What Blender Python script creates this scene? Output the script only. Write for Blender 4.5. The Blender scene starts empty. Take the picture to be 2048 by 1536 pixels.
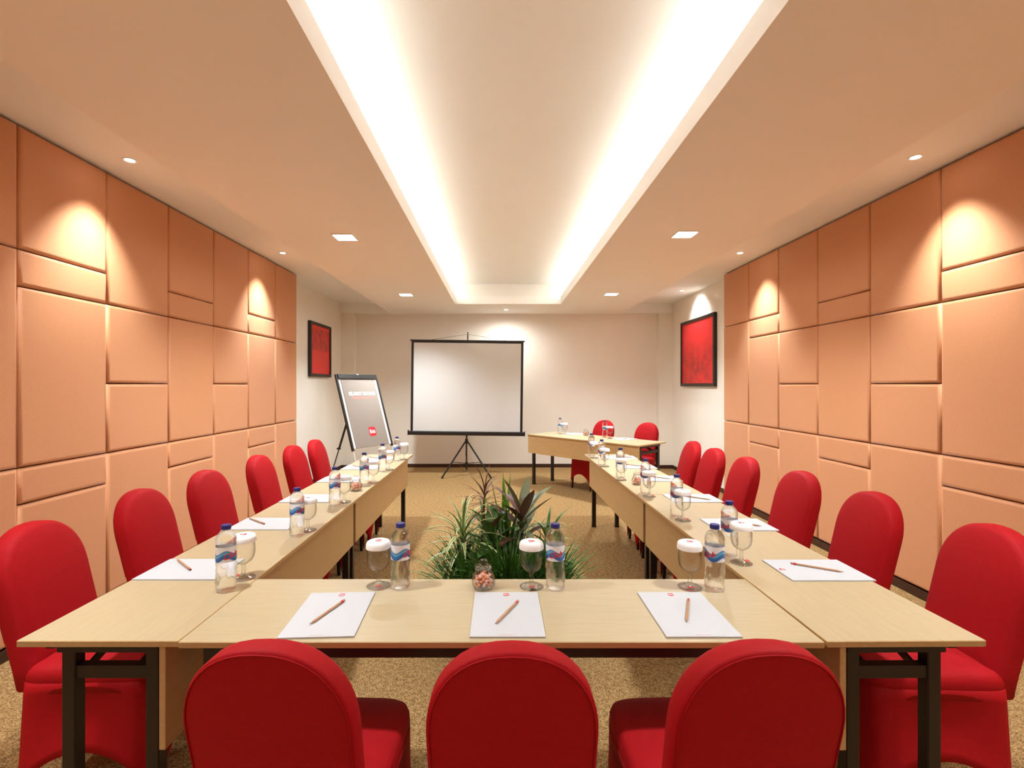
import bpy, bmesh, math, random
from mathutils import Vector, Matrix
R = math.radians
PI = math.pi
random.seed(7)
scn = bpy.context.scene
C = scn.collection

# ------------------------------------------------------------------ camera
CAMH = 1.42
cam_d = bpy.data.cameras.new('camera')
cam = bpy.data.objects.new('camera', cam_d); C.objects.link(cam)
cam.location = (0, 0, CAMH); cam.rotation_euler = (R(90), 0, 0)
cam_d.sensor_width = 36; cam_d.lens = 36*1000/2048
cam_d.shift_x = 24/2048; cam_d.shift_y = 2/2048
cam_d.clip_start = .02
scn.camera = cam
# ------------------------------------------------------------------ world, view
w = bpy.data.worlds.new('world'); scn.world = w; w.use_nodes = True
w.node_tree.nodes['Background'].inputs[0].default_value = (1, .85, .7, 1)
w.node_tree.nodes['Background'].inputs[1].default_value = .02
vs = scn.view_settings
vs.view_transform = 'Standard'; vs.look = 'None'; vs.gamma = 1; vs.use_curve_mapping = False
vs.exposure = 1.30
scn.cycles.transparent_max_bounces = 32
# lamp powers of the room's own fixtures
P_COVE, P_DOWN, P_SPOT = 11.5, 112, 64
COL_COVE, COL_DOWN, COL_SPOT = (.94, 1, 1), (.90, 1, 1.06), (.94, 1, 1.0)

# room dimensions
XL, XR = -2.70, 2.937          # white side walls
PL, PR = -2.536, 2.79          # faces of the padded panels
YB, YF = 8.635, -2.40          # back wall, wall behind the camera
PEND = 6.245                   # far end of the panels
ZR, ZM, ZL, ZU = 2.807, 2.646, 2.765, 2.986   # side recess, main ceiling, tray lip top, tray ceiling
EL, ER = -1.877, 2.095         # edges of the main ceiling
TL, TR, TB, TF = -.68, .92, 7.57, .60        # tray opening
CV = .20                       # cove depth

# strip lights lying in the cove of the tray
def strip(name, loc, sx, sy, tilt):
    d = bpy.data.lights.new(name, 'AREA'); d.shape = 'RECTANGLE'; d.size = sx; d.size_y = sy
    d.energy = P_COVE; d.color = COL_COVE
    o = bpy.data.objects.new(name, d); C.objects.link(o); o.location = loc
    o.rotation_euler = (PI, tilt, 0)
    return o
strip('cove_strip_light', (TL-.10, (TB+TF)/2, ZL+.03), .04, TB-TF, R(-18))
strip('cove_strip_light', (TR+.10, (TB+TF)/2, ZL+.03), .04, TB-TF, R(18))

# ------------------------------------------------------------------ materials
def nodes(name):
    m = bpy.data.materials.new(name); m.use_nodes = True
    nt = m.node_tree; b = nt.nodes['Principled BSDF']
    return m, nt, b
def L(nt, a, b): nt.links.new(a, b)
def srgb(r, g, b):
    f = lambda c: (c/255/12.92) if c/255 <= .04045 else ((c/255+.055)/1.055)**2.4
    return (f(r), f(g), f(b), 1)
def mat(name, col, rough=.5, metal=0, var=0, scale=30, bump=0, bscale=200, stretch=(1,1,1), spec=.5, sheen=0):
    m, nt, b = nodes(name)
    b.inputs['Base Color'].default_value = col
    b.inputs['Roughness'].default_value = rough; b.inputs['Metallic'].default_value = metal
    b.inputs['Specular IOR Level'].default_value = spec
    if sheen: b.inputs['Sheen Weight'].default_value = sheen
    tc = nt.nodes.new('ShaderNodeTexCoord'); mp = nt.nodes.new('ShaderNodeMapping')
    mp.inputs['Scale'].default_value = stretch; L(nt, tc.outputs['Object'], mp.inputs[0])
    if var:
        n = nt.nodes.new('ShaderNodeTexNoise'); n.inputs['Scale'].default_value = scale; n.inputs['Detail'].default_value = 5
        L(nt, mp.outputs[0], n.inputs[0])
        r = nt.nodes.new('ShaderNodeValToRGB')
        r.color_ramp.elements[0].position = .3; r.color_ramp.elements[1].position = .7
        r.color_ramp.elements[0].color = [c*(1-var) for c in col[:3]]+[1]
        r.color_ramp.elements[1].color = [min(1, c*(1+var)) for c in col[:3]]+[1]
        L(nt, n.outputs[0], r.inputs[0]); L(nt, r.outputs[0], b.inputs['Base Color'])
    if bump:
        n2 = nt.nodes.new('ShaderNodeTexNoise'); n2.inputs['Scale'].default_value = bscale; n2.inputs['Detail'].default_value = 3
        L(nt, mp.outputs[0], n2.inputs[0])
        bp = nt.nodes.new('ShaderNodeBump'); bp.inputs['Strength'].default_value = bump; bp.inputs['Distance'].default_value = .004
        L(nt, n2.outputs[0], bp.inputs['Height']); L(nt, bp.outputs[0], b.inputs['Normal'])
    return m
M = {}
M['wall'] = mat('wall_paint', srgb(242, 234, 222), .75, var=.015, scale=3)
M['ceil'] = mat('ceiling_warm_white', srgb(250, 243, 234), .8)
M['ceilw'] = mat('ceiling_white', srgb(251, 249, 244), .8)
M['base'] = mat('baseboard_wood', srgb(62, 34, 22), .45, var=.2, scale=12)
M['panel'] = mat('panel_fabric', srgb(208, 144, 98), .62, var=.03, scale=160, bump=.12, bscale=500, stretch=(1,1,.4), sheen=.15)
M['seam'] = mat('seam_dark', srgb(70, 38, 20), .8)
M['wood'] = mat('maple_laminate', srgb(186, 168, 132), .36, var=.045, scale=9, stretch=(1, 9, 9))
M['edge'] = mat('maple_edge', srgb(196, 162, 112), .45, var=.06, scale=9, stretch=(1, 9, 9))
M['steel'] = mat('black_steel', srgb(30, 20, 16), .38, var=.1)
M['red'] = mat('red_spandex', srgb(166, 8, 18), .7, var=.06, scale=120, bump=.10, bscale=420, stretch=(.35,.35,1), spec=.2)
M['chairleg'] = mat('chair_leg_steel', srgb(24, 18, 18), .5)
M['paper'] = mat('paper', srgb(196, 197, 200), .7)
M['print'] = mat('red_print', srgb(206, 30, 46), .6)
M['printpale'] = mat('pale_red_print', srgb(226, 128, 118), .6)
M['white'] = mat('white_card', srgb(250, 248, 246), .6)
M['pencil'] = mat('natural_pencil_wood', srgb(186, 142, 106), .5, var=.06)
M['lead'] = mat('graphite', srgb(50, 44, 44), .5)
M['cap'] = mat('navy_cap', srgb(34, 42, 120), .35)
M['blackp'] = mat('black_plastic', srgb(26, 22, 20), .4)
M['frame'] = mat('black_frame_wood', srgb(26, 18, 14), .35)
M['screen'] = mat('screen_fabric', srgb(208, 206, 202), .7)
M['poster'] = mat('grey_poster', srgb(148, 137, 127), .9, var=.02, scale=3, spec=.1)
M['alu'] = mat('white_alu', srgb(238, 236, 230), .35)
M['pot'] = mat('dark_pot', srgb(44, 38, 34), .6)
M['soil'] = mat('soil', srgb(50, 36, 24), .9, var=.3, bump=.5, bscale=80)
M['trim'] = mat('white_trim', srgb(250, 246, 238), .4)
M['label'] = None
M['stem'] = mat('plant_stem', srgb(112, 92, 60), .7, var=.2)
M['lg_green'] = mat('leaf_green', srgb(70, 112, 38), .45, var=.3, scale=14)
M['lg_bright'] = mat('leaf_bright', srgb(116, 176, 52), .4, var=.2, scale=10)
M['lg_brown'] = mat('leaf_brown', srgb(124, 88, 60), .5, var=.3, scale=14)
M['lg_cord'] = mat('leaf_cordyline', srgb(112, 118, 84), .4, var=.25, scale=9)
M['lg_purp'] = mat('leaf_purple', srgb(104, 66, 56), .4, var=.25, scale=9)
M['candy1'] = mat('candy_orange', srgb(244, 156, 104), .3)
M['candy2'] = mat('candy_pink', srgb(244, 212, 200), .3)

def carpet():
    m, nt, b = nodes('carpet')
    tc = nt.nodes.new('ShaderNodeTexCoord')
    n = nt.nodes.new('ShaderNodeTexNoise'); n.inputs['Scale'].default_value = 150; n.inputs['Detail'].default_value = 4; n.inputs['Roughness'].default_value = .7
    n2 = nt.nodes.new('ShaderNodeTexNoise'); n2.inputs['Scale'].default_value = 45; n2.inputs['Detail'].default_value = 3
    L(nt, tc.outputs['Object'], n.inputs[0]); L(nt, tc.outputs['Object'], n2.inputs[0])
    a = nt.nodes.new('ShaderNodeMath'); a.operation = 'MULTIPLY_ADD'; a.inputs[1].default_value = .3
    L(nt, n2.outputs[0], a.inputs[0]); L(nt, n.outputs[0], a.inputs[2])
    r = nt.nodes.new('ShaderNodeValToRGB'); e = r.color_ramp.elements
    e[0].position = .50; e[0].color = srgb(82, 60, 33)
    e[1].position = .80; e[1].color = srgb(190, 160, 112)
    x = e.new(.64); x.color = srgb(142, 108, 66)
    L(nt, a.outputs[0], r.inputs[0]); L(nt, r.outputs[0], b.inputs['Base Color'])
    b.inputs['Roughness'].default_value = .95; b.inputs['Specular IOR Level'].default_value = .1
    bp = nt.nodes.new('ShaderNodeBump'); bp.inputs['Strength'].default_value = .5; bp.inputs['Distance'].default_value = .006
    L(nt, n.outputs[0], bp.inputs['Height']); L(nt, bp.outputs[0], b.inputs['Normal'])
    return m
M['carpet'] = carpet()
def thin_glass(name, tint, gloss=1.0, refr=0, ior=1.33, edge=.45):
    m = bpy.data.materials.new(name); m.use_nodes = True; nt = m.node_tree
    nt.nodes.clear()
    out = nt.nodes.new('ShaderNodeOutputMaterial')
    tr = nt.nodes.new('ShaderNodeBsdfTransparent'); tr.inputs[0].default_value = tint
    gl = nt.nodes.new('ShaderNodeBsdfGlossy'); gl.inputs['Roughness'].default_value = .03
    fr = nt.nodes.new('ShaderNodeLayerWeight'); fr.inputs['Blend'].default_value = .12
    mx = nt.nodes.new('ShaderNodeMixShader')
    ml = nt.nodes.new('ShaderNodeMath'); ml.operation = 'MULTIPLY'; ml.inputs[1].default_value = gloss
    L(nt, fr.outputs['Facing'], ml.inputs[0]); L(nt, ml.outputs[0], mx.inputs[0])
    cr = nt.nodes.new('ShaderNodeValToRGB'); fw = nt.nodes.new('ShaderNodeLayerWeight'); fw.inputs['Blend'].default_value = .5
    cr.color_ramp.elements[0].position = .35; cr.color_ramp.elements[0].color = tint
    cr.color_ramp.elements[1].position = .97; cr.color_ramp.elements[1].color = [c*edge for c in tint[:3]]+[1]
    L(nt, fw.outputs['Facing'], cr.inputs[0]); L(nt, cr.outputs[0], tr.inputs[0])
    src = tr
    if refr:
        gs = nt.nodes.new('ShaderNodeBsdfGlass'); gs.inputs['IOR'].default_value = ior; gs.inputs['Roughness'].default_value = .01
        m2 = nt.nodes.new('ShaderNodeMixShader'); m2.inputs[0].default_value = refr
        L(nt, tr.outputs[0], m2.inputs[1]); L(nt, gs.outputs[0], m2.inputs[2]); src = m2
    L(nt, src.outputs[0], mx.inputs[1]); L(nt, gl.outputs[0], mx.inputs[2])
    L(nt, mx.outputs[0], out.inputs[0])
    return m
M['glass'] = thin_glass('drinking_glass', (.95, .95, .945, 1), 1.0, edge=.48)
M['bottle'] = thin_glass('water_bottle_plastic', (.97, .98, .985, 1), .7, .62, 1.30, edge=.85)
M['jar'] = thin_glass('jar_glass', (.97, .97, .97, 1), 1.0, edge=.7)
def emis(name, col, s):
    m, nt, b = nodes(name)
    b.inputs['Base Color'].default_value = (.9, .9, .9, 1)
    b.inputs['Emission Color'].default_value = col; b.inputs['Emission Strength'].default_value = s
    return m
M['lamp'] = emis('lamp_lens', (1, .96, .90, 1), 22)
def label_mat():
    # printed bottle label: white film with a blue wave band
    m, nt, b = nodes('bottle_label')
    tc = nt.nodes.new('ShaderNodeTexCoord'); sp = nt.nodes.new('ShaderNodeSeparateXYZ'); L(nt, tc.outputs['Object'], sp.inputs[0])
    at = nt.nodes.new('ShaderNodeMath'); at.operation = 'ARCTAN2'; L(nt, sp.outputs['X'], at.inputs[0]); L(nt, sp.outputs['Y'], at.inputs[1])
    s = nt.nodes.new('ShaderNodeMath'); s.operation = 'MULTIPLY'; s.inputs[1].default_value = 3; L(nt, at.outputs[0], s.inputs[0])
    sn = nt.nodes.new('ShaderNodeMath'); sn.operation = 'SINE'; L(nt, s.outputs[0], sn.inputs[0])
    z = nt.nodes.new('ShaderNodeMath'); z.operation = 'MULTIPLY_ADD'; z.inputs[1].default_value = .007; L(nt, sn.outputs[0], z.inputs[0]); L(nt, sp.outputs['Z'], z.inputs[2])
    mr = nt.nodes.new('ShaderNodeMapRange'); mr.inputs[1].default_value = .098; mr.inputs[2].default_value = .162; L(nt, z.outputs[0], mr.inputs[0])
    r = nt.nodes.new('ShaderNodeValToRGB'); e = r.color_ramp.elements
    e[0].position = 0; e[0].color = srgb(236, 240, 246)
    e[1].position = 1; e[1].color = srgb(240, 240, 244)
    for p, c in ((.13, (226, 236, 246)), (.20, (44, 86, 160)), (.36, (40, 120, 190)), (.46, (110, 190, 224)), (.54, (52, 110, 176)), (.60, (238, 240, 246))):
        x = e.new(p); x.color = srgb(*c)
    L(nt, mr.outputs[0], r.inputs[0]); L(nt, r.outputs[0], b.inputs['Base Color'])
    b.inputs['Roughness'].default_value = .35
    return m
M['label'] = label_mat()
def stripe_leaf():
    m, nt, b = nodes('leaf_variegated')
    at = nt.nodes.new('ShaderNodeUVMap'); sp = nt.nodes.new('ShaderNodeSeparateXYZ'); L(nt, at.outputs[0], sp.inputs[0])
    r = nt.nodes.new('ShaderNodeValToRGB'); e = r.color_ramp.elements; r.color_ramp.interpolation = 'CONSTANT'
    e[0].position = 0; e[0].color = srgb(226, 222, 160)
    e[1].position = .2; e[1].color = srgb(74, 108, 50)
    x = e.new(.45); x.color = srgb(160, 178, 104)
    x = e.new(.6); x.color = srgb(74, 108, 50)
    x = e.new(.82); x.color = srgb(226, 222, 160)
    L(nt, sp.outputs['X'], r.inputs[0]); L(nt, r.outputs[0], b.inputs['Base Color']); b.inputs['Roughness'].default_value = .45
    return m
M['lg_var'] = stripe_leaf()
def art(name, mode):
    # printed canvas: red ground with a dark line drawing
    m, nt, b = nodes(name)
    tc = nt.nodes.new('ShaderNodeTexCoord'); mp = nt.nodes.new('ShaderNodeMapping'); L(nt, tc.outputs['Generated'], mp.inputs[0])
    sp = nt.nodes.new('ShaderNodeSeparateXYZ'); L(nt, mp.outputs[0], sp.inputs[0])
    vo = nt.nodes.new('ShaderNodeTexVoronoi'); vo.feature = 'DISTANCE_TO_EDGE'; vo.inputs['Scale'].default_value = 16
    nz = nt.nodes.new('ShaderNodeTexNoise'); nz.inputs['Scale'].default_value = 7; nz.inputs['Detail'].default_value = 8; nz.inputs['Roughness'].default_value = .75
    L(nt, mp.outputs[0], vo.inputs[0]); L(nt, mp.outputs[0], nz.inputs[0])
    ln = nt.nodes.new('ShaderNodeMapRange'); ln.inputs[1].default_value = .0; ln.inputs[2].default_value = .05; ln.inputs[3].default_value = 1; ln.inputs[4].default_value = 0
    L(nt, vo.outputs['Distance'], ln.inputs[0])
    nn = nt.nodes.new('ShaderNodeMapRange'); nn.inputs[1].default_value = .42; nn.inputs[2].default_value = .60; L(nt, nz.outputs[0], nn.inputs[0])
    mx = nt.nodes.new('ShaderNodeMath'); mx.operation = 'MAXIMUM'; L(nt, ln.outputs[0], mx.inputs[0]); L(nt, nn.outputs[0], mx.inputs[1])
    mk = nt.nodes.new('ShaderNodeValToRGB'); e = mk.color_ramp.elements
    if mode == 'upper':
        e[0].position = .46; e[0].color = (0,0,0,1); e[1].position = .52; e[1].color = (1,1,1,1)
        x = e.new(.90); x.color = (1,1,1,1); x = e.new(.97); x.color = (0,0,0,1)
    else:
        e[0].position = .02; e[0].color = (.5,.5,.5,1); e[1].position = .30; e[1].color = (.8,.8,.8,1)
        x = e.new(.5); x.color = (.45,.45,.45,1); x = e.new(.75); x.color = (0,0,0,1)
    L(nt, sp.outputs['Z'], mk.inputs[0])
    mm = nt.nodes.new('ShaderNodeMath'); mm.operation = 'MULTIPLY'; L(nt, mx.outputs[0], mm.inputs[0]); L(nt, mk.outputs[0], mm.inputs[1])
    m2 = nt.nodes.new('ShaderNodeMath'); m2.operation = 'MULTIPLY'; m2.inputs[1].default_value = .75 if mode == 'upper' else .85; L(nt, mm.outputs[0], m2.inputs[0])
    mc = nt.nodes.new('ShaderNodeMix'); mc.data_type = 'RGBA'
    mc.inputs[6].default_value = srgb(232, 40, 46); mc.inputs[7].default_value = srgb(96, 20, 26)
    L(nt, m2.outputs[0], mc.inputs[0]); L(nt, mc.outputs[2], b.inputs['Base Color']); b.inputs['Roughness'].default_value = .35
    return m
M['art_u'] = art('red_print_upper', 'upper'); M['art_l'] = art('red_print_lower', 'lower')

# ------------------------------------------------------------------ mesh helpers
def finish(name, bm, material, parent=None, smooth=False, loc=None):
    me = bpy.data.meshes.new(name); bmesh.ops.recalc_face_normals(bm, faces=bm.faces[:])
    bm.to_mesh(me); bm.free()
    for mm in (material if isinstance(material, (list, tuple)) else [material]): me.materials.append(mm)
    if smooth:
        for p in me.polygons: p.use_smooth = True
    return link(name, me, parent, loc)
def link(name, me, parent=None, loc=None):
    o = bpy.data.objects.new(name, me); C.objects.link(o)
    if parent: o.parent = parent
    if loc: o.location = loc
    return o
def box(bm, x0, x1, y0, y1, z0, z1, mi=0, bev=0, seg=2):
    r = bmesh.ops.create_cube(bm, size=1)
    for v in r['verts']:
        v.co = Vector(((x0+x1)/2+v.co.x*(x1-x0), (y0+y1)/2+v.co.y*(y1-y0), (z0+z1)/2+v.co.z*(z1-z0)))
    fs = set(f for v in r['verts'] for f in v.link_faces)
    for f in fs: f.material_index = mi
    if bev:
        es = list(set(e for f in fs for e in f.edges))
        bmesh.ops.bevel(bm, geom=es, offset=bev, segments=seg, affect='EDGES', profile=.5)
def bx(name, dims, material, parent=None, bev=0, seg=2):
    bm = bmesh.new(); box(bm, *dims, bev=bev, seg=seg)
    return finish(name, bm, material, parent)
def tube(bm, a, b, r0, r1=None, n=10):
    a, b = Vector(a), Vector(b); d = b-a
    if r1 is None: r1 = r0
    q = d.to_track_quat('Z', 'Y').to_matrix().to_4x4()
    bmesh.ops.create_cone(bm, cap_ends=True, segments=n, radius1=r0, radius2=r1, depth=d.length, matrix=Matrix.Translation((a+b)/2) @ q)
def bar(bm, a, b, wx, wy):
    """square bar between two points"""
    a, b = Vector(a), Vector(b); d = b-a
    q = d.to_track_quat('Z', 'Y').to_matrix().to_4x4()
    bmesh.ops.create_cube(bm, size=1, matrix=Matrix.Translation((a+b)/2) @ q @ Matrix.Diagonal((wx, wy, d.length, 1)))
def lathe(bm, prof, n=28, mod=None, close_bot=True, close_top=True):
    rings = []
    for k, (r, z) in enumerate(prof):
        ring = []
        for i in range(n):
            t = 2*PI*i/n
            rr = r if mod is None else r*(1+mod(t, z))
            ring.append(bm.verts.new((rr*math.cos(t), rr*math.sin(t), z)))
        rings.append(ring)
    for a, b in zip(rings, rings[1:]):
        for i in range(n):
            bm.faces.new((a[i], a[(i+1) % n], b[(i+1) % n], b[i]))
    if close_bot: bm.faces.new(rings[0][::-1])
    if close_top: bm.faces.new(rings[-1])
def text_mesh(body, size, extrude=.0004, align='CENTER', bold=0):
    cu = bpy.data.curves.new('lettering', 'FONT'); cu.body = body; cu.size = size; cu.extrude = extrude
    cu.align_x = align; cu.align_y = 'CENTER'; cu.offset = bold; cu.resolution_u = 3
    o = bpy.data.objects.new('lettering', cu); C.objects.link(o)
    bpy.context.view_layer.update()
    dg = bpy.context.evaluated_depsgraph_get()
    me = bpy.data.meshes.new_from_object(o.evaluated_get(dg))
    bpy.data.objects.remove(o); bpy.data.curves.remove(cu)
    return me
def tag(o, label, cat, group=None):
    o['label'] = label; o['category'] = cat
    if group: o['group'] = group
    return o
def struct(o): o['kind'] = 'structure'; return o
def thing(name, label, cat, loc=(0,0,0), rz=0, group=None):
    o = bpy.data.objects.new(name, None); C.objects.link(o); o.empty_display_size = .1
    o.location = loc; o.rotation_euler = (0, 0, rz)
    return tag(o, label, cat, group)
def dup(root, label, loc, rz):
    c = root.copy(); C.objects.link(c); c.location = loc; c.rotation_euler = (0, 0, rz); c['label'] = label
    for ch in root.children:
        d = ch.copy(); C.objects.link(d); d.parent = c
        for g in ch.children:
            e = g.copy(); C.objects.link(e); e.parent = d
    return c
class Kind:
    """first placement uses the prototype itself, later ones copies"""
    def __init__(s, root): s.root = root; s.used = False
    def put(s, label, loc, rz):
        if not s.used:
            s.used = True; s.root.location = loc; s.root.rotation_euler = (0, 0, rz); s.root['label'] = label; return s.root
        return dup(s.root, label, loc, rz)

# ------------------------------------------------------------------ room shell
T = .12
struct(bx('floor', (XL-T, XR+T, YF-T, YB+T, -.1, 0), M['carpet']))
wl = struct(bx('wall_left', (XL-T, XL, YF-T, YB+T, 0, 3.2), M['wall']))
wr = struct(bx('wall_right', (XR, XR+T, YF-T, YB+T, 0, 3.2), M['wall']))
bm = bmesh.new(); box(bm, XL, XR, YB, YB+T, 0, 3.2)
wb = struct(finish('wall_back', bm, M['wall']))
bx('pilaster', (XL, -2.48, 8.50, YB, 0, ZM), M['wall'], wb)
bx('pilaster', (2.70, XR, 8.50, YB, 0, ZM), M['wall'], wb)
struct(bx('wall_front', (XL, XR, YF-T, YF, 0, 3.2), M['wall']))

# ceiling: main fields a warmer white than the tray and recesses
bm = bmesh.new()
box(bm, EL, TL-CV, YF, YB, ZM, 3.1)                 # left field
box(bm, TR+CV, ER, YF, YB, ZM, 3.1)                 # right field
box(bm, TL-CV, TR+CV, TB+CV, YB, ZM, 3.1)           # field before the screen
box(bm, TL-CV, TR+CV, YF, TF-CV, ZM, 3.1)
ce = struct(finish('ceiling', bm, M['ceil']))
bm = bmesh.new()
box(bm, XL, EL, YF, 8.50, ZR, 3.1); box(bm, ER, XR, YF, 8.50, ZR, 3.1)   # raised side strips
finish('side_recess', bm, M['ceilw'], ce)
bm = bmesh.new()
box(bm, XL, EL, 8.50, YB, ZM, 3.1); box(bm, ER, XR, 8.50, YB, ZM, 3.1)
finish('bulkhead', bm, M['ceilw'], ce)
def ledge(name, d):
    bm = bmesh.new(); box(bm, *d)
    bm.faces.ensure_lookup_table()
    for f in bm.faces:
        f.normal_update()
        f.material_index = 0 if f.normal.z < -.5 else 1
    return finish(name, bm, [M['ceil'], M['ceilw']], ce)
ledge('cove_ledge', (TL-CV, TL, TF-CV, TB+CV, ZM, ZL))
ledge('cove_ledge', (TR, TR+CV, TF-CV, TB+CV, ZM, ZL))
ledge('cove_ledge', (TL, TR, TB, TB+CV, ZM, ZL))
ledge('cove_ledge', (TL, TR, TF-CV, TF, ZM, ZL))
bm = bmesh.new(); box(bm, TL-CV, TR+CV, TF-CV, TB+CV, ZU, 3.1)
finish('tray_panel', bm, M['ceilw'], ce)

# padded wall panels
LV = {'B': [2.14, 1.944, .98, .784], 'C': [1.944, 1.43, .98], 'GL': [1.944, .98], 'GR': [2.14, .98], 'A': [2.14, .98]}
panel_cache = {}
def padded(w, h):
    key = (round(w, 3), round(h, 3))
    if key in panel_cache: return panel_cache[key]
    bm = bmesh.new(); g = .003; t = .042
    # stepped pillow edge: rings of (inset, depth)
    rings = []
    for ins, d in ((0, 0), (0, t-.016), (.003, t-.008), (.009, t-.002), (.020, t), ):
        a, b = w/2-g-ins, h/2-g-ins
        rings.append([bm.verts.new((d, y, z)) for y, z in ((-a, -b), (a, -b), (a, b), (-a, b))])
    for p, q in zip(rings, rings[1:]):
        for i in range(4): bm.faces.new((p[i], p[(i+1) % 4], q[(i+1) % 4], q[i]))
    bm.faces.new(rings[-1])
    me = bpy.data.meshes.new('acoustic_panel'); bmesh.ops.recalc_face_normals(bm, faces=bm.faces[:])
    bm.to_mesh(me); bm.free(); me.materials.append(M['panel'])
    for p in me.polygons: p.use_smooth = len(p.vertices) == 4 and p.area < .03
    panel_cache[key] = me
    return me
def panel_wall(parent, xface, sgn, edges, kinds, xwall):
    back = xface - sgn*.042
    a, b = sorted((xwall, back))
    bx('panel_backing', (a, b, YF, PEND, 0, ZR), M['seam'], parent)
    for (y1, y0), k in zip(zip(edges, edges[1:]), kinds):
        zs = [2.796] + LV[k] + [.066]
        for z1, z0 in zip(zs, zs[1:]):
            o = link('acoustic_panel', padded(y1-y0, z1-z0), parent)
            o.location = (back, (y0+y1)/2, (z0+z1)/2)
            if sgn < 0: o.rotation_euler = (0, 0, PI)
le = [6.245, 5.647, 5.041, 4.433, 3.830, 3.231, 2.636] + [2.636-.603*k for k in range(1, 9)]
le[-1] = YF+.003
panel_wall(wl, PL, 1, le, ['GL', 'B', 'C', 'B', 'C', 'B', 'A'] + ['B', 'C']*6, XL)
re = [6.242, 5.614, 5.010, 4.394, 3.776, 3.171] + [3.171-.605*k for k in range(1, 10)]
re[-1] = YF+.003
panel_wall(wr, PR, -1, re, ['GR', 'B', 'C', 'B', 'C'] + ['B', 'C']*6, XR)
# baseboards
BT = .014
bm = bmesh.new(); box(bm, PL-.042, PL+.002, YF, PEND, 0, .06); box(bm, XL, XL+BT, PEND, 8.50, 0, .06)
struct(finish('baseboard_left', bm, M['base']))
bm = bmesh.new(); box(bm, PR-.002, PR+.042, YF, PEND, 0, .06); box(bm, XR-BT, XR, PEND, 8.50, 0, .06)
struct(finish('baseboard_right', bm, M['base']))
bm = bmesh.new(); box(bm, -2.48, 2.70, YB-BT, YB, 0, .06)
box(bm, XL, -2.48+BT, 8.50-BT, 8.50, 0, .06); box(bm, -2.48, -2.48+BT, 8.50, YB, 0, .06)
box(bm, 2.70-BT, XR, 8.50-BT, 8.50, 0, .06); box(bm, 2.70-BT, 2.70, 8.50, YB, 0, .06)
struct(finish('baseboard_back', bm, M['base']))

# ------------------------------------------------------------------ ceiling lamps
def spot_light(parent, z, power, size, blend, rad, col, tilt=0):
    d = bpy.data.lights.new('lamp_light', 'SPOT'); d.energy = power; d.spot_size = R(size); d.spot_blend = blend
    d.shadow_soft_size = rad; d.color = col
    o = bpy.data.objects.new('lamp_light', d); C.objects.link(o); o.parent = parent; o.location = (0, 0, z); o.rotation_euler = (0, tilt, 0)
def downlight(x, y, label, k=1):
    t = thing('square_downlight', label, 'downlight', (x, y, ZM), 0, 'square downlights')
    bm = bmesh.new(); s = .088; q = .078
    for d in ((-s, s, -s, -q), (-s, s, q, s), (-s, -q, -q, q), (q, s, -q, q)): box(bm, *d, -.008, .0)
    finish('trim_frame', bm, M['trim'], t)
    bx('lens', (-q, q, -q, q, -.004, .0), M['lamp'], t)
    spot_light(t, -.03, P_DOWN*k, 128, .9, .07, COL_DOWN)
for x, y, l, k in ((-1.283, 4.14, 'square recessed downlight in the left ceiling field, nearer the camera', 1),
                (-1.273, 6.775, 'square recessed downlight in the left ceiling field, nearer the flip chart', 1.05),
                (1.50, 4.06, 'square recessed downlight in the right ceiling field, nearer the camera', 1),
                (1.50, 6.735, 'square recessed downlight in the right ceiling field above the angled table', 1.1),
                (-1.283, 1.45, 'square recessed downlight above the near end of the left table row', .5),
                (1.50, 1.42, 'square recessed downlight above the near end of the right table row', .5),
                (-1.283, -1.25, 'square recessed downlight in the left ceiling field behind the camera', .6),
                (1.50, -1.25, 'square recessed downlight in the right ceiling field behind the camera', .6),
                ):
    downlight(x, y, l, k)
def spot(x, y, z, label, power, size=78, tilt=0):
    t = thing('round_spotlight', label, 'spotlight', (x, y, z), 0, 'small round ceiling spotlights')
    bm = bmesh.new()
    lathe(bm, [(.026, -.004), (.036, -.006), (.042, -.003), (.042, 0)], 20, close_bot=False, close_top=False)
    finish('trim_ring', bm, M['trim'], t)
    bm = bmesh.new(); lathe(bm, [(.027, -.004), (.027, 0)], 20); finish('lens', bm, M['lamp'], t)
    spot_light(t, -.02, power, size, 1.0, .03, COL_SPOT, tilt)
spot(-2.28, 3.08, ZR, 'round spotlight in the left ceiling recess nearest the camera', P_SPOT, 78, R(8))
spot(-2.276, 5.24, ZR, 'round spotlight in the left ceiling recess near the end of the padded wall', P_SPOT, 78, R(8))
spot(2.526, 3.04, ZR, 'round spotlight in the right ceiling recess nearest the camera', P_SPOT, 78, R(-8))
spot(2.516, 5.24, ZR, 'round spotlight in the right ceiling recess near the end of the padded wall', P_SPOT, 78, R(-8))
spot(2.67, 7.34, ZR, 'round spotlight right above the larger red picture', P_SPOT*.35, 110, R(-30))
spot(.098, 8.12, ZM, 'round spotlight in the ceiling above the projection screen', P_SPOT*.45, 170)
spot(-2.28, .92, ZR, 'round spotlight in the left ceiling recess above the nearest left chair', P_SPOT)
spot(2.526, .88, ZR, 'round spotlight in the right ceiling recess above the nearest right chair', P_SPOT)

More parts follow.
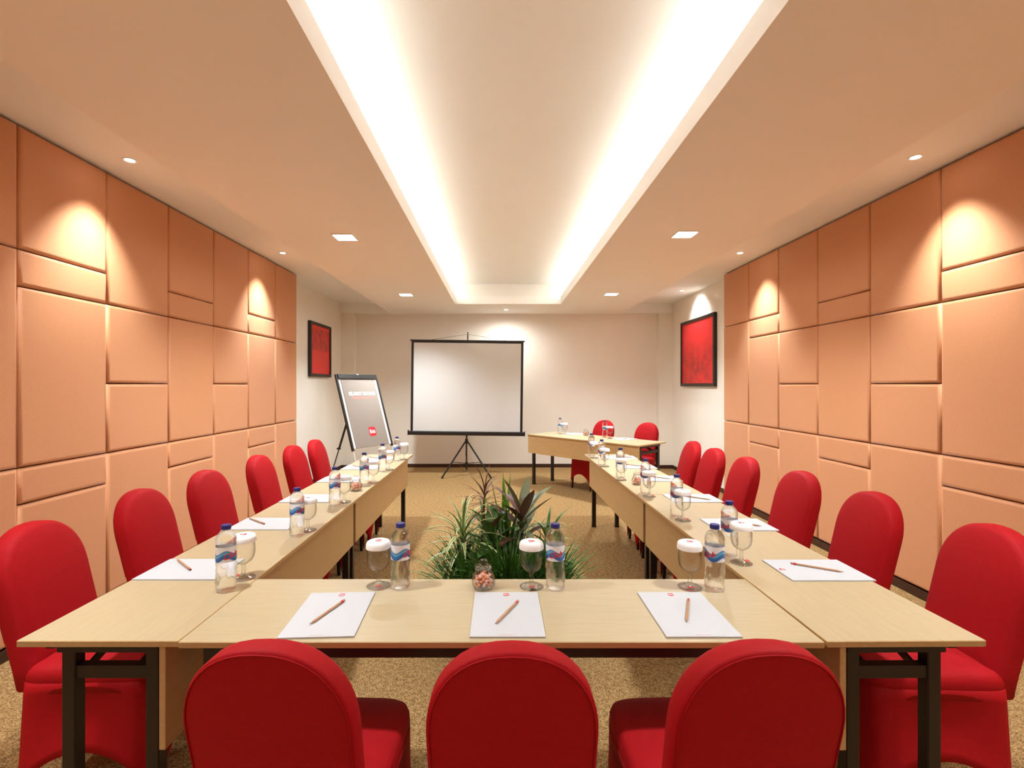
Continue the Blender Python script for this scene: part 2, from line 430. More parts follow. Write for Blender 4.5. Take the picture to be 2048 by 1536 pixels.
# ------------------------------------------------------------------ tables
ZT = .72
def table(label, loc, rz, ln, wd, apron=True, abot=.405, rails=False):
    t = thing('conference_table', label, 'table', loc, rz, 'maple conference tables')
    hx, hy = ln/2-.0015, wd/2
    bm = bmesh.new(); box(bm, -hx, hx, -hy, hy, ZT-.018, ZT, bev=.002, seg=1)
    for f in bm.faces:
        f.normal_update(); f.material_index = 0 if abs(f.normal.z) > .8 else 1
    finish('tabletop', bm, [M['wood'], M['edge']], t)
    if apron:
        ax = hx-.022 if abot < .44 else hx-.004
        ay = -hy+(.05 if abot < .44 else .012)
        bx('modesty_panel', (-ax, ax, ay, ay+.018, abot, ZT-.019), M['edge'], t, bev=.0015, seg=1)
    lx, s = hx-.045, .019
    ly = hy-.09; legs_y = (-hy+.09, hy-.12)
    for sx in (-1, 1):
        for yy in legs_y:
            bm = bmesh.new(); box(bm, sx*lx-s, sx*lx+s, yy-s, yy+s, .012, ZT-.02, bev=.003, seg=1)
            lg = finish('leg', bm, M['steel'], t)
            bx('foot', (sx*lx-s-.002, sx*lx+s+.002, yy-s-.002, yy+s+.002, 0, .014), M['blackp'], lg)
        bx('crossbar', (sx*lx-.014, sx*lx+.014, legs_y[0]+s, legs_y[1]-s, .60, .635), M['steel'], t)
        bx('top_bracket', (sx*lx-.02, sx*lx+.02, legs_y[0]-.015, legs_y[1]+.03, ZT-.045, ZT-.0185), M['steel'], t)
        for sy in (-.55, .55):
            bm = bmesh.new(); bar(bm, (sx*lx, sy*ly, .61), (sx*(lx-.22), sy*ly, ZT-.03), .008, .022)
            finish('folding_stay', bm, M['steel'], t)
    for sy in ((1,) if apron else (-1, 1)):
        bx('side_rail', (-lx+.02, lx-.02, sy*(hy-.035)-.012, sy*(hy-.035)+.012, ZT-.055, ZT-.0185), M['steel'], t)
    return t
table('maple table in the left row, at the camera end', (-1.102, 2.281, 0), R(90), 1.83, .444)
table('maple table in the left row, at the flip chart end', (-1.102, 4.129, 0), R(90), 1.86, .444)
table('maple table in the right row, at the camera end', (1.103, 2.281, 0), R(-90+.68), 1.83, .440)
table('maple table in the right row, ending before the angled table', (1.081, 4.129, 0), R(-90+.68), 1.86, .440)
table('maple table across the front, joining the two rows', (.0035, 1.583, 0), 0, 1.765, .443, apron=False)
d1 = Vector((math.cos(R(-48.5)), math.sin(R(-48.5)))); d2 = Vector((-d1.y, d1.x))
P2 = Vector((1.60, 5.77)); P1 = P2-1.83*d1
ctr = P2-.915*d1+.30*d2
table('maple table standing at an angle before the back wall', (ctr.x, ctr.y, 0), R(-48.5), 1.83, .60, abot=.455)

# ------------------------------------------------------------------ chairs
def chair_proto():
    t = thing('banquet_chair', '', 'chair', group='red covered banquet chairs')
    # backrest: rounded outline, leaning back
    def lean(z): return -.185-(z-.45)*.245
    W, Zt, Zb, arch = .170, .92, .40, .185
    out = []
    n = 22
    for i in range(n+1):
        a = PI*i/n
        ca, sa = math.cos(a), math.sin(a)
        out.append((W*abs(ca)**.86*(1 if ca >= 0 else -1), Zt-arch+arch*abs(sa)**.95))
    for z in (.66, .56, .47): out.append((-W*(1-.02*(.75-z)/.3), z))
    out.append((-W*.97, Zb)); out.append((W*.97, Zb))
    for z in (.47, .56, .66): out.append((W*(1-.02*(.75-z)/.3), z))
    cx, cz = 0, .66
    N = len(out)
    nor = []
    for i in range(N):
        a, b = Vector(out[i-1]), Vector(out[(i+1) % N]); d = (b-a).normalized(); nor.append(Vector((d.y, -d.x)))
    bm = bmesh.new()
    th = .033
    rings = []
    def ring(ins, off, scale=1, bul=0):
        rr = []
        for (x, z), nn in zip(out, nor):
            x2, z2 = x-nn.x*ins, z-nn.y*ins
            x2 = cx+(x2-cx)*scale; z2 = cz+(z2-cz)*scale
            rr.append(bm.verts.new((x2, lean(z2)+off+bul, z2)))
        rings.append(rr)
    ring(.012, -th, .45, -.006); ring(.010, -th, .8, -.004); ring(.010, -th, 1); ring(.003, -th+.003); ring(0, -th+.010)
    ring(0, 0); ring(0, th-.016); ring(.005, th-.006); ring(.016, th); ring(.02, th, .8, .008); ring(.02, th, .45, .014)
    for a, b in zip(rings, rings[1:]):
        for i in range(N): bm.faces.new((a[i], a[(i+1) % N], b[(i+1) % N], b[i]))
    for rr, off in ((rings[0], -th-.007), (rings[-1], th+.016)):
        c = bm.verts.new((cx, lean(cz)+off, cz))
        for i in range(N): bm.faces.new((rr[i], rr[(i+1) % N], c))
    finish('backrest', bm, M['red'], t, True)
    # piped seam round the back panel of the cover
    bm = bmesh.new()
    pts = []
    for (x, z), nn in zip(out, nor):
        pts.append(Vector((x-nn.x*.007, lean(z-nn.y*.007)-th-.0005, z-nn.y*.007)))
    m = n+4
    prev = None
    for i in range(m+1):
        k = (i-2) % N
        p = pts[k]; nn = nor[k]
        q = [bm.verts.new(p+Vector((nn.x*a, b, nn.y*a))) for a, b in ((.0022, 0), (0, -.0022), (-.0022, 0), (0, .0022))]
        if prev:
            for j in range(4): bm.faces.new((prev[j], prev[(j+1) % 4], q[(j+1) % 4], q[j]))
        prev = q
    finish('piping', bm, M['red'], t, True)
    # seat perimeter
    X, Y0, Y1, rc = .178, -.20, .25, .055
    def perim(n=64):
        res = []
        sides = [((X, Y0), (X, Y1)), ((X, Y1), (-X, Y1)), ((-X, Y1), (-X, Y0)), ((-X, Y0), (X, Y0))]
        for k, (a, b) in enumerate(sides):
            for i in range(n//4):
                s = i/(n//4); res.append((a[0]+(b[0]-a[0])*s, a[1]+(b[1]-a[1])*s, s, k))
        return res
    pr = perim()
    cy = (Y0+Y1)/2; hy = (Y1-Y0)/2
    def rnd(x, y, grow=0, pull=0):
        # round the corners of the square perimeter
        u, v = x/X, (y-cy)/hy
        f = (abs(u)**7+abs(v)**7)**(-1/7)
        return (u*f*(X+grow)*(1-pull), cy+v*f*(hy+grow)*(1-pull))
    bm = bmesh.new(); rings = []
    for z, g in ((.40, 0), (.455, .002), (.472, -.004), (.482, -.016), (.487, -.05), (.490, -.11)):
        rings.append([bm.verts.new((*rnd(x, y, g), z)) for x, y, s, k in pr])
    for a, b in zip(rings, rings[1:]):
        for i in range(64): bm.faces.new((a[i], a[(i+1) % 64], b[(i+1) % 64], b[i]))
    bm.faces.new(rings[-1]); bm.faces.new(rings[0][::-1])
    finish('seat', bm, M['red'], t, True)
    # stretched skirt with arched hems between the legs
    bm = bmesh.new(); rings = []
    for j in range(9):
        v = j/8; rr = []
        for x, y, s, k in pr:
            hem = .012+.20*max(0, math.sin(PI*s))**.55
            z = .435+(hem-.435)*v
            fl = (1-z/.435)
            pinch = -.016*math.sin(PI*v)*math.sin(PI*s)
            rr.append(bm.verts.new((*rnd(x, y, .003+.016*fl+pinch), z)))
        rings.append(rr)
    for a, b in zip(rings, rings[1:]):
        for i in range(64): bm.faces.new((a[i], a[(i+1) % 64], b[(i+1) % 64], b[i]))
    o = finish('skirt', bm, M['red'], t, True)
    md = o.modifiers.new('s', 'SOLIDIFY'); md.thickness = .003; md.offset = -1
    for sx in (-1, 1):
        for y, yb in ((Y1-.035, Y1-.020), (Y0+.035, Y0+.020)):
            bm = bmesh.new(); tube(bm, (sx*(X-.04), y, .41), (sx*(X-.020), yb, 0), .014, .012, 8)
            finish('leg', bm, M['chairleg'], t, True)
    return t
CH = Kind(chair_proto())
ordn = ['nearest', 'second', 'third', 'fourth', 'fifth', 'farthest']
def side(k, s):
    if k == 0: return 'red covered chair along the %s padded wall, nearest the camera' % s
    if k == 5: return 'red covered chair along the %s wall, farthest from the camera' % s
    return 'red covered chair along the %s wall, %s from the camera' % (s, ordn[k])
for k, (x, y) in enumerate(((-1.705, 1.83), (-1.73, 2.40), (-1.73, 2.92), (-1.73, 3.57), (-1.72, 4.13), (-1.70, 4.59))):
    CH.put(side(k, 'left'), (x+.30, y, 0), R(-90+[2, 1, -2, 1, -1, 2][k]))
for k, (x, y) in enumerate(((1.765, 1.79), (1.75, 2.326), (1.755, 2.89), (1.72, 3.475), (1.705, 3.95), (1.725, 4.46))):
    CH.put(side(k, 'right'), (x-.30, y, 0), R(90+[-2, 1, 2, -1, 1, -2][k]))
CH.put('red covered chair at the front table, left of the three seen from behind', (-.446, 1.268, 0), R(-2))
CH.put('red covered chair at the front table, middle one seen from behind', (.024, 1.262, 0), 0)
CH.put('red covered chair at the front table, right of the three seen from behind', (.502, 1.268, 0), R(2))
for (x, y), l in (((1.50, 7.14), 'red covered chair behind the angled table, nearer the projection screen'),
                  ((1.975, 6.67), 'red covered chair behind the angled table, nearer the right corner')):
    CH.put(l, (x-.30*d2.x, y-.30*d2.y, 0), R(-48.5+180))

# ------------------------------------------------------------------ logo used on print
def logo_meshes(size):
    bm = bmesh.new(); h = size/2
    pts = []
    for i in range(24):
        a = 2*PI*i/24; c, s = math.cos(a), math.sin(a)
        f = (abs(c)**5+abs(s)**5)**(-1/5); pts.append(bm.verts.new((h*c*f, h*s*f, 0)))
    bm.faces.new(pts)
    me = bpy.data.meshes.new('logo'); bm.to_mesh(me); bm.free(); me.materials.append(M['print'])
    tx = text_mesh('ibis', size*.62, .0001, bold=size*.01); tx.materials.clear(); tx.materials.append(M['white'])
    return me, tx

# ------------------------------------------------------------------ tableware prototypes
def bottle_proto():
    t = thing('water_bottle', '', 'bottle', group='water bottles on the tables')
    r = .0325
    prof = [(.020, 0), (.028, .001), (.0315, .006), (r, .014), (r*.95, .022), (r, .030), (r*.96, .040), (r, .050), (r*.955, .062), (r, .074), (r*.96, .086), (r, .096),
            (r*.975, .100), (r*.975, .166), (r, .170), (r*.985, .178), (r*.90, .187), (r*.74, .195), (r*.55, .202), (.0145, .206), (.0135, .211), (.0135, .2145)]
    bm = bmesh.new()
    def swirl(tt, z):
        if z < .008 or z > .096: return 0
        return .075*math.sin(5*tt+z*60)*math.sin(PI*(z-.008)/.088)+.03*math.sin(9*tt-z*90)*math.sin(PI*(z-.008)/.088)
    lathe(bm, prof, 36, swirl)
    finish('body', bm, M['bottle'], t, True)
    bm = bmesh.new(); lathe(bm, [(.0150, .2085), (.0158, .210), (.0158, .2215), (.0148, .2235)], 24)
    cap = finish('cap', bm, M['cap'], t, False)
    rl = r*.975+.0009
    bm = bmesh.new(); lathe(bm, [(rl, .1025), (rl, .1535)], 40, close_bot=False, close_top=False)
    lb = finish('label', bm, M['label'], t, True)
    me = text_mesh('Club', .027, .0002, bold=.0006)
    for v in me.vertices:
        x, z = v.co.x*.95+v.co.y*.22*.95, v.co.y+v.co.x*.18+.124
        a = x/rl - PI/2; rr = rl+.0006+v.co.z
        v.co = (rr*math.cos(a), rr*math.sin(a), z)
    me.materials.clear(); me.materials.append(M['print'])
    link('lettering', me, lb)
    return t
BO = Kind(bottle_proto())
def glass_proto():
    t = thing('water_goblet', '', 'glass', group='covered water goblets')
    outer = [(.0405, .0015), (.040, .0035), (.030, .006), (.014, .010), (.0068, .018), (.0060, .040), (.0080, .051), (.017, .056), (.0285, .064), (.0360, .077), (.0392, .094), (.0392, .114), (.0365, .140), (.0358, .146)]
    inner = [(.0346, .146), (.0353, .140), (.0373, .118), (.0368, .100), (.0333, .084), (.026, .0725), (.015, .064), (.002, .0615)]
    bm = bmesh.new(); lathe(bm, [(.0395, 0)]+outer, 32, close_top=False)
    finish('goblet', bm, M['glass'], t, True)
    bm = bmesh.new(); lathe(bm, [(.0428, .134), (.0432, .136), (.0422, .148), (.0390, .1555), (.034, .158), (.002, .1585)], 36, lambda tt, z: (.006*math.sin(18*tt) if z < .15 else 0), close_bot=False)
    lid = finish('paper_lid', bm, M['white'], t, True)
    a, b = logo_meshes(.020)
    for z, s, p in ((.1592, 1, lid),):
        o = link('logo', a, p); o.location = (0, 0, z); o.rotation_euler = (0, 0, 0)
        o = link('lettering', b, p); o.location = (0, -.001, z+.0003)
    bm = bmesh.new(); box(bm, -.010, .010, -.031, -.018, .0072, .0076)
    bm.transform(Matrix.Rotation(R(-6), 4, 'X'))
    finish('foot_print', bm, M['print'], t)
    return t
GL = Kind(glass_proto())
def pad_proto():
    t = thing('note_pad', '', 'note pad', group='white note pads')
    bx('sheets', (-.105, .105, -.1485, .1485, 0, .0045), M['paper'], t)
    a, b = logo_meshes(.019)
    o = link('logo', a, t); o.location = (0, .128, .0049)
    o = link('lettering', b, t); o.location = (0, .127, .0052)
    bm = bmesh.new()
    for i in range(7): box(bm, -.020+i*.006, -.0158+i*.006, -.140, -.1385, .0045, .0048)
    finish('footer_print', bm, M['printpale'], t)
    return t
PD = Kind(pad_proto())
def pencil_proto():
    t = thing('pencil', '', 'pencil', group='wooden pencils')
    bm = bmesh.new(); tube(bm, (0, -.066, .0036), (0, .083, .0036), .0040, .0040, 6); finish('shaft', bm, M['pencil'], t)
    bm = bmesh.new(); tube(bm, (0, -.080, .0036), (0, -.066, .0036), .0014, .0039, 6); finish('sharpened_tip', bm, M['pencil'], t)
    bm = bmesh.new(); tube(bm, (0, -.085, .0036), (0, -.080, .0036), .0004, .0014, 6); finish('lead', bm, M['lead'], t)
    bm = bmesh.new(); tube(bm, (0, .083, .0036), (0, .085, .0036), .0040, .0036, 6); finish('end_dip', bm, M['lead'], t)
    bm = bmesh.new(); tube(bm, (0, .066, .0036), (0, .076, .0036), .0042, .0042, 6); finish('printed_mark', bm, M['print'], t)
    return t
PC = Kind(pencil_proto())
def jar_proto():
    t = thing('candy_jar', '', 'jar', group='candy jars on the tables')
    bm = bmesh.new()
    lathe(bm, [(.026, 0), (.034, .002), (.0395, .014), (.0405, .028), (.038, .042), (.031, .055), (.027, .060), (.0285, .064), (.0285, .067),
               (.0262, .067), (.0262, .062), (.0295, .055), (.0362, .042), (.0387, .028), (.0377, .015), (.033, .004), (.002, .0035)], 30)
    finish('jar_body', bm, M['jar'], t, True)
    bm = bmesh.new()
    lathe(bm, [(.025, .0675), (.0298, .068), (.0300, .073), (.024, .079), (.012, .082), (.009, .084), (.0165, .088), (.0170, .093), (.012, .097), (.002, .098)], 26)
    finish('lid', bm, M['jar'], t, True)
    rnd = random.Random(3)
    bm = bmesh.new()
    for i in range(110):
        a = rnd.uniform(0, 2*PI); rr = .031*math.sqrt(rnd.random()); z = rnd.uniform(.009, .050)
        if z > .036: rr *= .75
        m = Matrix.Translation((rr*math.cos(a), rr*math.sin(a), z)) @ Matrix.Rotation(rnd.uniform(0, 6), 4, Vector((rnd.random(), rnd.random(), rnd.random()+.01)).normalized()) @ Matrix.Diagonal((.013, .008, .007, 1))
        r_ = bmesh.ops.create_icosphere(bm, subdivisions=1, radius=.55, matrix=m)
        mi = 0 if rnd.random() < .45 else 1
        for f in set(f for v in r_['verts'] for f in v.link_faces): f.material_index = mi
    o = finish('candies', bm, [M['candy1'], M['candy2']], t, True); o['kind'] = 'stuff'
    return t
JR = Kind(jar_proto())

Z0 = ZT+.0002
def place(seat_desc, bottle, byaw, goblet, gyaw, pad, prot, pen):
    BO.put('blue-capped water bottle '+seat_desc, (*bottle, Z0), R(byaw))
    GL.put('goblet with white paper lid '+seat_desc, (*goblet, Z0), R(gyaw))
    PD.put('white note pad '+seat_desc, (*pad, Z0), R(prot))
    if pen:
        (ax, ay), (bx_, by_) = pen     # blunt end, tip
        dx, dy = ax-bx_, ay-by_
        PC.put('wooden pencil on the note pad '+seat_desc, ((ax+bx_)/2, (ay+by_)/2, Z0+.005), math.atan2(dy, dx)-PI/2)
place('on the front table before the left chair', (-.344, 1.728), 70, (-.423, 1.741), 12, (-.517, 1.528), 3, ((-.501, 1.606), (-.550, 1.446)))
place('on the front table before the middle chair', (.190, 1.722), 0, (.109, 1.735), 0, (.021, 1.530), 0, ((.058, 1.602), (-.0145, 1.446)))
place('on the front table before the right chair', (.735, 1.712), -62, (.657, 1.730), -10, (.566, 1.530), 0, ((.608, 1.613), (.545, 1.460)))
dl = ['first from the camera', 'second from the camera', 'third from the camera', 'fourth from the camera', 'fifth from the camera', 'last before the far end']
left = [((-.935, 1.707), (-.930, 1.813), (-1.170, 1.895), ((-1.152, 1.866), (-1.288, 1.990))),
        ((-.941, 2.318), (-.924, 2.405), (-1.172, 2.515), ((-1.172, 2.49), (-1.306, 2.60))),
        ((-.960, 2.905), (-.930, 2.985), (-1.170, 3.075), ((-1.165, 3.055), (-1.29, 3.16))),
        ((-.956, 3.52), (-.908, 3.588), (-1.170, 3.690), ((-1.12, 3.66), (-1.26, 3.755))),
        ((-.952, 4.05), (-.912, 4.12), (-1.170, 4.230), ((-1.13, 4.20), (-1.27, 4.294))),
        ((-.949, 4.605), (-.898, 4.678), (-1.165, 4.740), ((-1.13, 4.72), (-1.266, 4.81)))]
for k, (b, g, p, pn) in enumerate(left):
    place('on the left table row, '+dl[k], b, 58, g, -90, p, -90, pn)
right = [((.942, 2.054), (.949, 1.966), (1.192, 1.886), ((1.128, 1.941), (1.272, 1.849))),
         ((.942, 2.665), (.945, 2.585), (1.189, 2.500), ((1.142, 2.55), (1.285, 2.45))),
         ((.940, 3.23), (.936, 3.139), (1.184, 3.080), ((1.142, 3.13), (1.280, 3.01))),
         ((.912, 3.786), (.892, 3.68), (1.178, 3.725), ((1.13, 3.79), (1.264, 3.68))),
         ((.890, 4.376), (.896, 4.28), (1.168, 4.270), ((1.10, 4.36), (1.235, 4.255))),
         ((.900, 4.92), (.899, 4.78), (1.155, 4.820), ((1.13, 4.87), (1.266, 4.77)))]
for k, (b, g, p, pn) in enumerate(right):
    place('on the right table row, '+dl[k], b, -60, g, 90, p, 90, pn)
place('on the angled back table, nearer the screen', (.87, 7.24), 120, (.925, 7.13), 130, (1.05, 7.12), 131.5, ((1.06, 7.05), (1.10, 7.20)))
place('on the angled back table, nearer the right wall', (1.405, 6.70), 120, (1.445, 6.57), 130, (1.60, 6.46), 131.5, ((1.58, 6.40), (1.66, 6.53)))
JR.put('candy jar with glass lid in the middle of the front table', (-.057, 1.724, Z0), 0)
JR.put('candy jar on the left table row near the table joint', (-.956, 3.32, Z0), 1)
JR.put('candy jar on the right table row near the table joint', (.968, 3.52, Z0), 2)
JR.put('candy jar on the angled table before the back wall', (1.19, 6.91, Z0), 3)

# ------------------------------------------------------------------ projection screen on tripod
sx, sy = -.526, 7.85
t = thing('projection_screen', 'white pull-up projection screen with black borders on a tripod', 'projection screen', (sx, sy, 0))
tilt = Matrix.Translation((0, 0, .55)) @ Matrix.Rotation(.012, 4, 'Y') @ Matrix.Translation((0, 0, -.55))
def part(name, fn, m, smooth=False, tl=True, parent=None):
    bm = bmesh.new(); fn(bm)
    if tl: bm.transform(tilt)
    return finish(name, bm, m, parent or t, smooth)
part('screen_fabric', lambda b: box(b, -.838, .838, -.032, -.030, .69, 2.10), M['screen'])
part('border', lambda b: box(b, -.876, -.838, -.033, -.029, .69, 2.10), M['blackp'])
part('border', lambda b: box(b, .838, .876, -.033, -.029, .69, 2.10), M['blackp'])
part('border', lambda b: box(b, -.876, .876, -.0335, -.0285, 2.075, 2.10), M['blackp'])
part('top_bar', lambda b: box(b, -.895, .895, -.045, -.017, 2.10, 2.122, bev=.004), M['blackp'])
part('roller_case', lambda b: box(b, -.905, .905, -.065, .0, .632, .695, bev=.012), M['blackp'])
part('end_cap', lambda b: box(b, -.915, -.905, -.068, .003, .628, .705), M['blackp'])
part('end_cap', lambda b: box(b, .905, .915, -.068, .003, .628, .705), M['blackp'])
part('pole', lambda b: (tube(b, (0, .012, .30), (0, .012, 1.4), .014), tube(b, (0, .012, 1.4), (0, .012, 2.255), .010)), M['blackp'], tl=True)
part('top_hook', lambda b: (tube(b, (0, -.03, 2.215), (0, .03, 2.215), .006), tube(b, (0, .012, 2.25), (0, .012, 2.27), .013, .008)), M['alu'])
part('hanger_wire', lambda b: (tube(b, (-.56, -.031, 2.122), (0, -.02, 2.215), .0022, n=6), tube(b, (.60, -.031, 2.122), (0, -.02, 2.215), .0022, n=6)), M['blackp'])
part('leg_hub', lambda b: tube(b, (0, .012, .50), (0, .012, .57), .026), M['blackp'], tl=False)
part('sliding_collar', lambda b: tube(b, (0, .012, .17), (0, .012, .21), .021), M['blackp'], tl=False)
part('pole_foot', lambda b: tube(b, (0, .012, .06), (0, .012, .32), .012), M['blackp'], tl=False)
for fx, fy in ((-.355, -.26), (.39, -.26), (-.03, .42)):
    lg = part('tripod_leg', lambda b: bar(b, (fx*.05, .012+fy*.05, .53), (fx, fy, .012), .022, .016), M['blackp'], tl=False)
    part('rubber_foot', lambda b: tube(b, (fx, fy, 0), (fx*.97, fy*.97, .04), .014), M['blackp'], tl=False, parent=lg)
    k = .58
    part('brace', lambda b: tube(b, (0, .012, .19), (fx*k, .012+(fy-.012)*k, .53+(.012-.53)*k), .005), M['blackp'], tl=False)

# ------------------------------------------------------------------ flip chart
BL, BR = Vector((-1.85, 6.30, .615)), Vector((-1.49, 6.895, .615))
u = (BR-BL).normalized(); wdt = (BR-BL).length
nh = Vector((u.y, -u.x, 0))
up = (Vector((0, 0, .935))-nh*.31).normalized(); hgt = Vector((0, 0, .935)).length*0+(.935**2+.31**2)**.5
nrm = u.cross(up)
if nrm.y > 0: nrm = -nrm
fm = Matrix(((u.x, up.x, nrm.x, BL.x), (u.y, up.y, nrm.y, BL.y), (u.z, up.z, nrm.z, BL.z), (0, 0, 0, 1)))
inv_base = Vector((-1.70, 6.62, 0))
ez = thing('flip_chart', 'flip chart easel with a grey welcome poster beside the left wall', 'flip chart', inv_base)
def fpart(name, fn, m, parent=None, world=False):
    bm = bmesh.new(); fn(bm)
    if not world: bm.transform(fm)
    bm.transform(Matrix.Translation(-inv_base))
    return finish(name, bm, m, parent or ez)
W_, H_ = wdt, hgt
fpart('board', lambda b: box(b, .012, W_-.012, .0, H_, -.018, -.004), M['alu'])
fpart('side_rail', lambda b: box(b, -.014, .012, -.03, H_+.01, -.022, .004), M['blackp'])
fpart('side_rail', lambda b: box(b, W_-.012, W_+.014, -.03, H_+.01, -.022, .004), M['blackp'])
fpart('clamp_bar', lambda b: box(b, .012, W_-.012, H_-.055, H_+.012, -.018, .014, bev=.004), M['blackp'])
fpart('clamp_knob', lambda b: box(b, W_/2-.015, W_/2+.015, H_+.003, H_+.012, .010, .018), M['alu'])
po = fpart('poster', lambda b: box(b, .052, W_-.052, .002, H_-.058, -.003, .001), M['poster'])
me = text_mesh('SELAMAT DATANG', .066, .0004, bold=.0022); me.materials.clear(); me.materials.append(M['white'])
wtx = max(v.co.x for v in me.vertices)-min(v.co.x for v in me.vertices)
me.transform(Matrix.Translation(-inv_base) @ fm @ Matrix.Translation((W_*.53, H_*.735, .0018)) @ Matrix.Diagonal((.47/wtx, 1, 1, 1)))
link('lettering', me, po)
def smallprint(b):
    x = W_*.53-.20
    rr = random.Random(5)
    while x < W_*.53+.21:
        l = rr.uniform(.012, .022); box(b, x, x+l, H_*.665, H_*.665+rr.uniform(.022, .030), .0012, .0018); x += l+rr.choice((.004, .004, .012))
fpart('fine_print', smallprint, M['printpale'], po)
a, b = logo_meshes(.125)
a = a.copy(); b = b.copy()
for q, z in ((a, .0018), (b, .0026)):
    q.transform(Matrix.Translation(-inv_base) @ fm @ Matrix.Translation((W_*.56, H_*.20, z)))
link('logo', a, po); link('lettering', b, po)
def foot_of(x):
    p = fm @ Vector((x, 0, -.009)); k = p.z/up.z
    return p-up*k
for x in (.0, W_):
    f = foot_of(x); top = fm @ Vector((x, .10, -.009))
    lg = fpart('front_leg', lambda b: tube(b, top, f, .008), M['alu'], world=True)
    fpart('rubber_foot', lambda b: tube(b, f, f+up*.03, .012), M['blackp'], lg, world=True)
pa = fm @ Vector((W_*.28, H_*.62, -.03)); pf = Vector((-2.53, 7.42, 0)); pm = pa+(pf-pa)*.56
fpart('rear_leg_sleeve', lambda b: tube(b, pa, pm, .015), M['blackp'], world=True)
fpart('rear_leg', lambda b: tube(b, pm-(pm-pa)*.05, pf, .008), M['steel'], world=True)
fpart('leg_knob', lambda b: tube(b, pm+Vector((-.03, 0, 0)), pm+Vector((.02, 0, 0)), .012), M['blackp'], world=True)
fpart('hinge_bar', lambda b: tube(b, fm @ Vector((.0, H_*.62, -.03)), fm @ Vector((W_, H_*.62, -.03)), .008), M['blackp'], world=True)

# ------------------------------------------------------------------ pictures
def picture(label, wx, sgn, y0, y1, z0, z1, m):
    d, f = .045, .045
    t = thing('framed_picture', label, 'picture', (wx, (y0+y1)/2, z0), 0)
    hy, hz = (y1-y0)/2, z1-z0
    def X(a, b): return tuple(sorted((sgn*a, sgn*b)))
    for dd in ((-hy, hy, 0, f), (-hy, hy, hz-f, hz), (-hy, -hy+f, f, hz-f), (hy-f, hy, f, hz-f)):
        bx('frame_bar', (*X(.001, d), *dd), M['frame'], t, bev=.003, seg=1)
    bx('print', (*X(.001, d-.015), -hy+f, hy-f, f, hz-f), m, t)
picture('smaller red picture in a black frame on the left wall', XL, 1, 7.02, 7.88, 1.54, 2.33, M['art_u'])
picture('larger red picture in a black frame on the right wall', XR, -1, 6.76, 8.02, 1.40, 2.41, M['art_l'])

# ------------------------------------------------------------------ plants
rp = random.Random(11)
def leaf(bm, base, az, el, ln, wd, droop, fold=.35, seg=7, broad=False):
    uv = bm.loops.layers.uv.verify()
    p = Vector(base); e = el; step = ln/seg
    side_ = Vector((-math.sin(az), math.cos(az), 0)); rows = []
    for i in range(seg+1):
        s = i/seg
        if broad: ww = wd*max(.0, math.sin(PI*min(1, .06+s*.94)))**.75*(1 if s < 1 else .02)
        else: ww = wd*(min(1, .45+s*2.2))*(1-s**2.4)+.0006
        d = Vector((math.cos(az)*math.cos(e), math.sin(az)*math.cos(e), math.sin(e)))
        nn = side_.cross(d)*-1
        lift = ww*fold*.5
        rows.append((bm.verts.new(p-side_*ww/2+nn*lift), bm.verts.new(p), bm.verts.new(p+side_*ww/2+nn*lift), s))
        p = p+d*step; e -= droop/seg
    for a, b in zip(rows, rows[1:]):
        for j in (0, 1):
            f = bm.faces.new((a[j], a[j+1], b[j+1], b[j])); f.smooth = True
            for lp, uu, vv in zip(f.loops, (j*.5, j*.5+.5, j*.5+.5, j*.5), (a[3], a[3], b[3], b[3])): lp[uv].uv = (uu, vv)
def potted(label, x, y, pr, ph):
    t = thing('potted_plant', label, 'plant', (x, y, 0), 0, 'plants grouped on the carpet')
    bm = bmesh.new(); lathe(bm, [(pr*.72, 0), (pr*.95, ph*.9), (pr, ph*.9), (pr, ph), (pr*.9, ph), (pr*.86, ph*.86), (.002, ph*.86)], 20)
    p = finish('pot', bm, M['pot'], t)
    bm = bmesh.new(); lathe(bm, [(pr*.84, ph*.86+.001), (pr*.80, ph*.90), (.003, ph*.91)], 16); finish('soil', bm, M['soil'], p)
    return t
def stem(t, ph, z, x=0, y=0):
    bm = bmesh.new(); tube(bm, (0, 0, ph*.85), (x*.6, y*.6, ph+(z-ph)*.6), .011, .009, 8); tube(bm, (x*.6, y*.6, ph+(z-ph)*.6), (x, y, z), .009, .007, 8)
    finish('stem', bm, M['stem'], t, True)
def leaves(t, n, hub, mats, ln, wd, el, droop, dz=.06, azr=None, broad=False, fold=.35):
    for i in range(n):
        az = (i*2.399+rp.uniform(-.2, .2)) if azr is None else rp.uniform(*azr)
        s = i/max(1, n-1)
        bm = bmesh.new()
        leaf(bm, (hub[0], hub[1], hub[2]-dz*(1-s)), az, R(el[0]+(el[1]-el[0])*s+rp.uniform(-8, 8)), rp.uniform(*ln), wd*rp.uniform(.85, 1.15), R(rp.uniform(*droop)), fold, 6, broad)
        finish('leaf', bm, rp.choice(mats), t, True)
G, BG, BR_, CO, PU, VA = (M[k] for k in ('lg_green', 'lg_bright', 'lg_brown', 'lg_cord', 'lg_purp', 'lg_var'))
t = potted('brown spiky dracaena rising at the back left of the plant group', -.13, 3.22, .085, .20)
stem(t, .20, .70, .03, -.03)
leaves(t, 34, (.03, -.03, .73), [BR_, BR_, PU], (.17, .27), .014, (-25, 75), (25, 80), .12)
leaves(t, 20, (.02, -.02, .56), [BR_, G, G], (.18, .28), .016, (-10, 60), (40, 90), .16)
t = potted('bright green sword-leaved plant rising in the middle of the plant group', .045, 3.22, .08, .20)
leaves(t, 8, (-.01, -.02, .24), [BG], (.52, .64), .046, (76, 88), (3, 14), .03)
leaves(t, 22, (0, -.02, .26), [G, BG, G], (.34, .52), .034, (50, 84), (15, 60), .04)
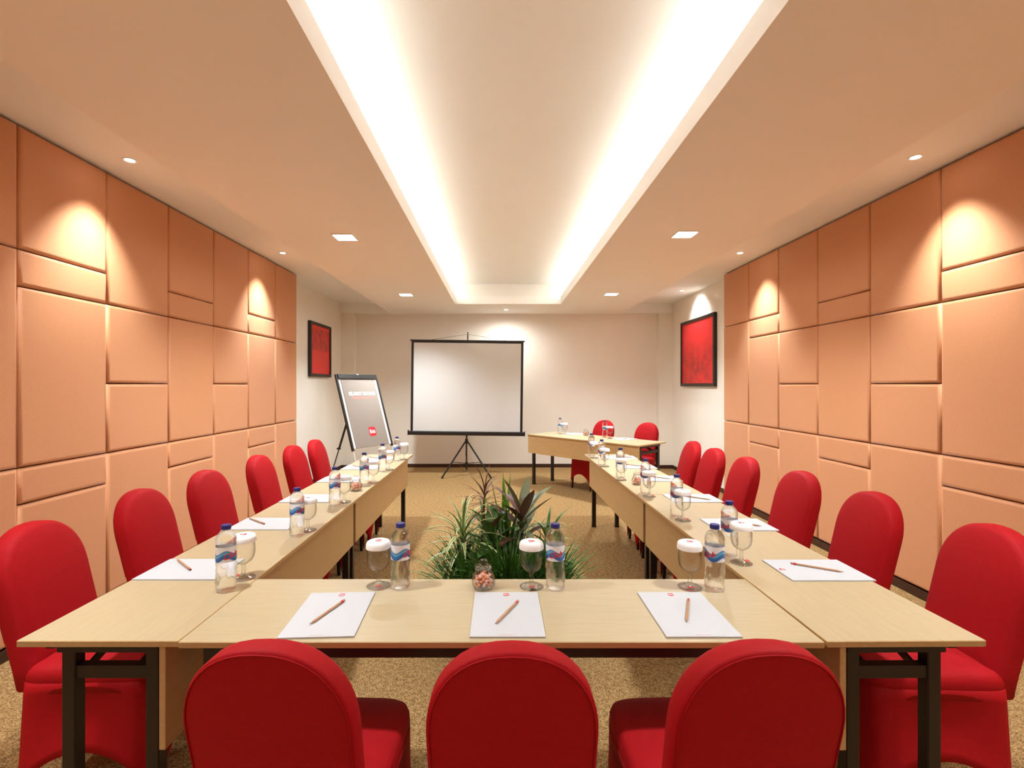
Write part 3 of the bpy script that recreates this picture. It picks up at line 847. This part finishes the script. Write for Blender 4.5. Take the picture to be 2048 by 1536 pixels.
t = potted('cordyline with broad grey-green and purple leaves, right of the plant group', .165, 3.10, .085, .20)
stem(t, .20, .56, -.04, .0)
leaves(t, 13, (-.03, 0, .60), [CO, CO, CO, PU], (.24, .31), .068, (28, 72), (15, 50), .08, broad=True, fold=.22)
leaves(t, 12, (-.03, 0, .50), [CO, PU, G], (.22, .30), .060, (0, 40), (25, 70), .12, broad=True, fold=.25)
t = potted('variegated plant with striped arching leaves, left of the plant group', -.255, 3.04, .085, .20)
stem(t, .20, .48)
leaves(t, 46, (.03, 0, .52), [VA], (.24, .36), .025, (-5, 82), (40, 110), .16)
leaves(t, 26, (.03, 0, .34), [VA, G], (.20, .30), .022, (10, 60), (50, 110), .12)
t = potted('smaller variegated plant with striped leaves at the right edge of the group', .328, 3.04, .075, .18)
stem(t, .18, .44)
leaves(t, 34, (-.04, 0, .48), [VA, G], (.18, .28), .021, (0, 80), (40, 100), .14)
leaves(t, 22, (-.03, 0, .32), [G, VA], (.18, .28), .020, (10, 60), (50, 100), .10)
t = potted('dark broad-leaved plant in the middle front of the plant group', -.05, 3.045, .085, .18)
stem(t, .18, .44)
leaves(t, 20, (0, 0, .50), [G, PU, G, G], (.18, .26), .066, (0, 75), (30, 80), .20, broad=True, fold=.3)
def grass(label, x, y, pr, ph, n, l0, l1):
    t = potted(label, x, y, pr, ph)
    bm = bmesh.new()
    for i in range(n):
        az = rp.uniform(0, 2*PI); rr = rp.uniform(0, pr*.7)
        leaf(bm, (rr*math.cos(az), rr*math.sin(az), ph-.03), az+rp.uniform(-.6, .6), R(rp.uniform(58, 90)), rp.uniform(l0, l1), rp.uniform(.010, .019), R(rp.uniform(15, 85)), .3, 6)
    o = finish('grassy_foliage', bm, G, t, True); o['kind'] = 'stuff'
grass('bushy green grass-like plant at the front of the plant group', .06, 2.86, .11, .16, 420, .34, .56)
grass('green grass-like plant low at the left front of the plant group', -.19, 2.88, .085, .15, 300, .28, .50)
grass('green grass-like plant low at the right front of the plant group', .262, 2.88, .085, .15, 300, .28, .50)
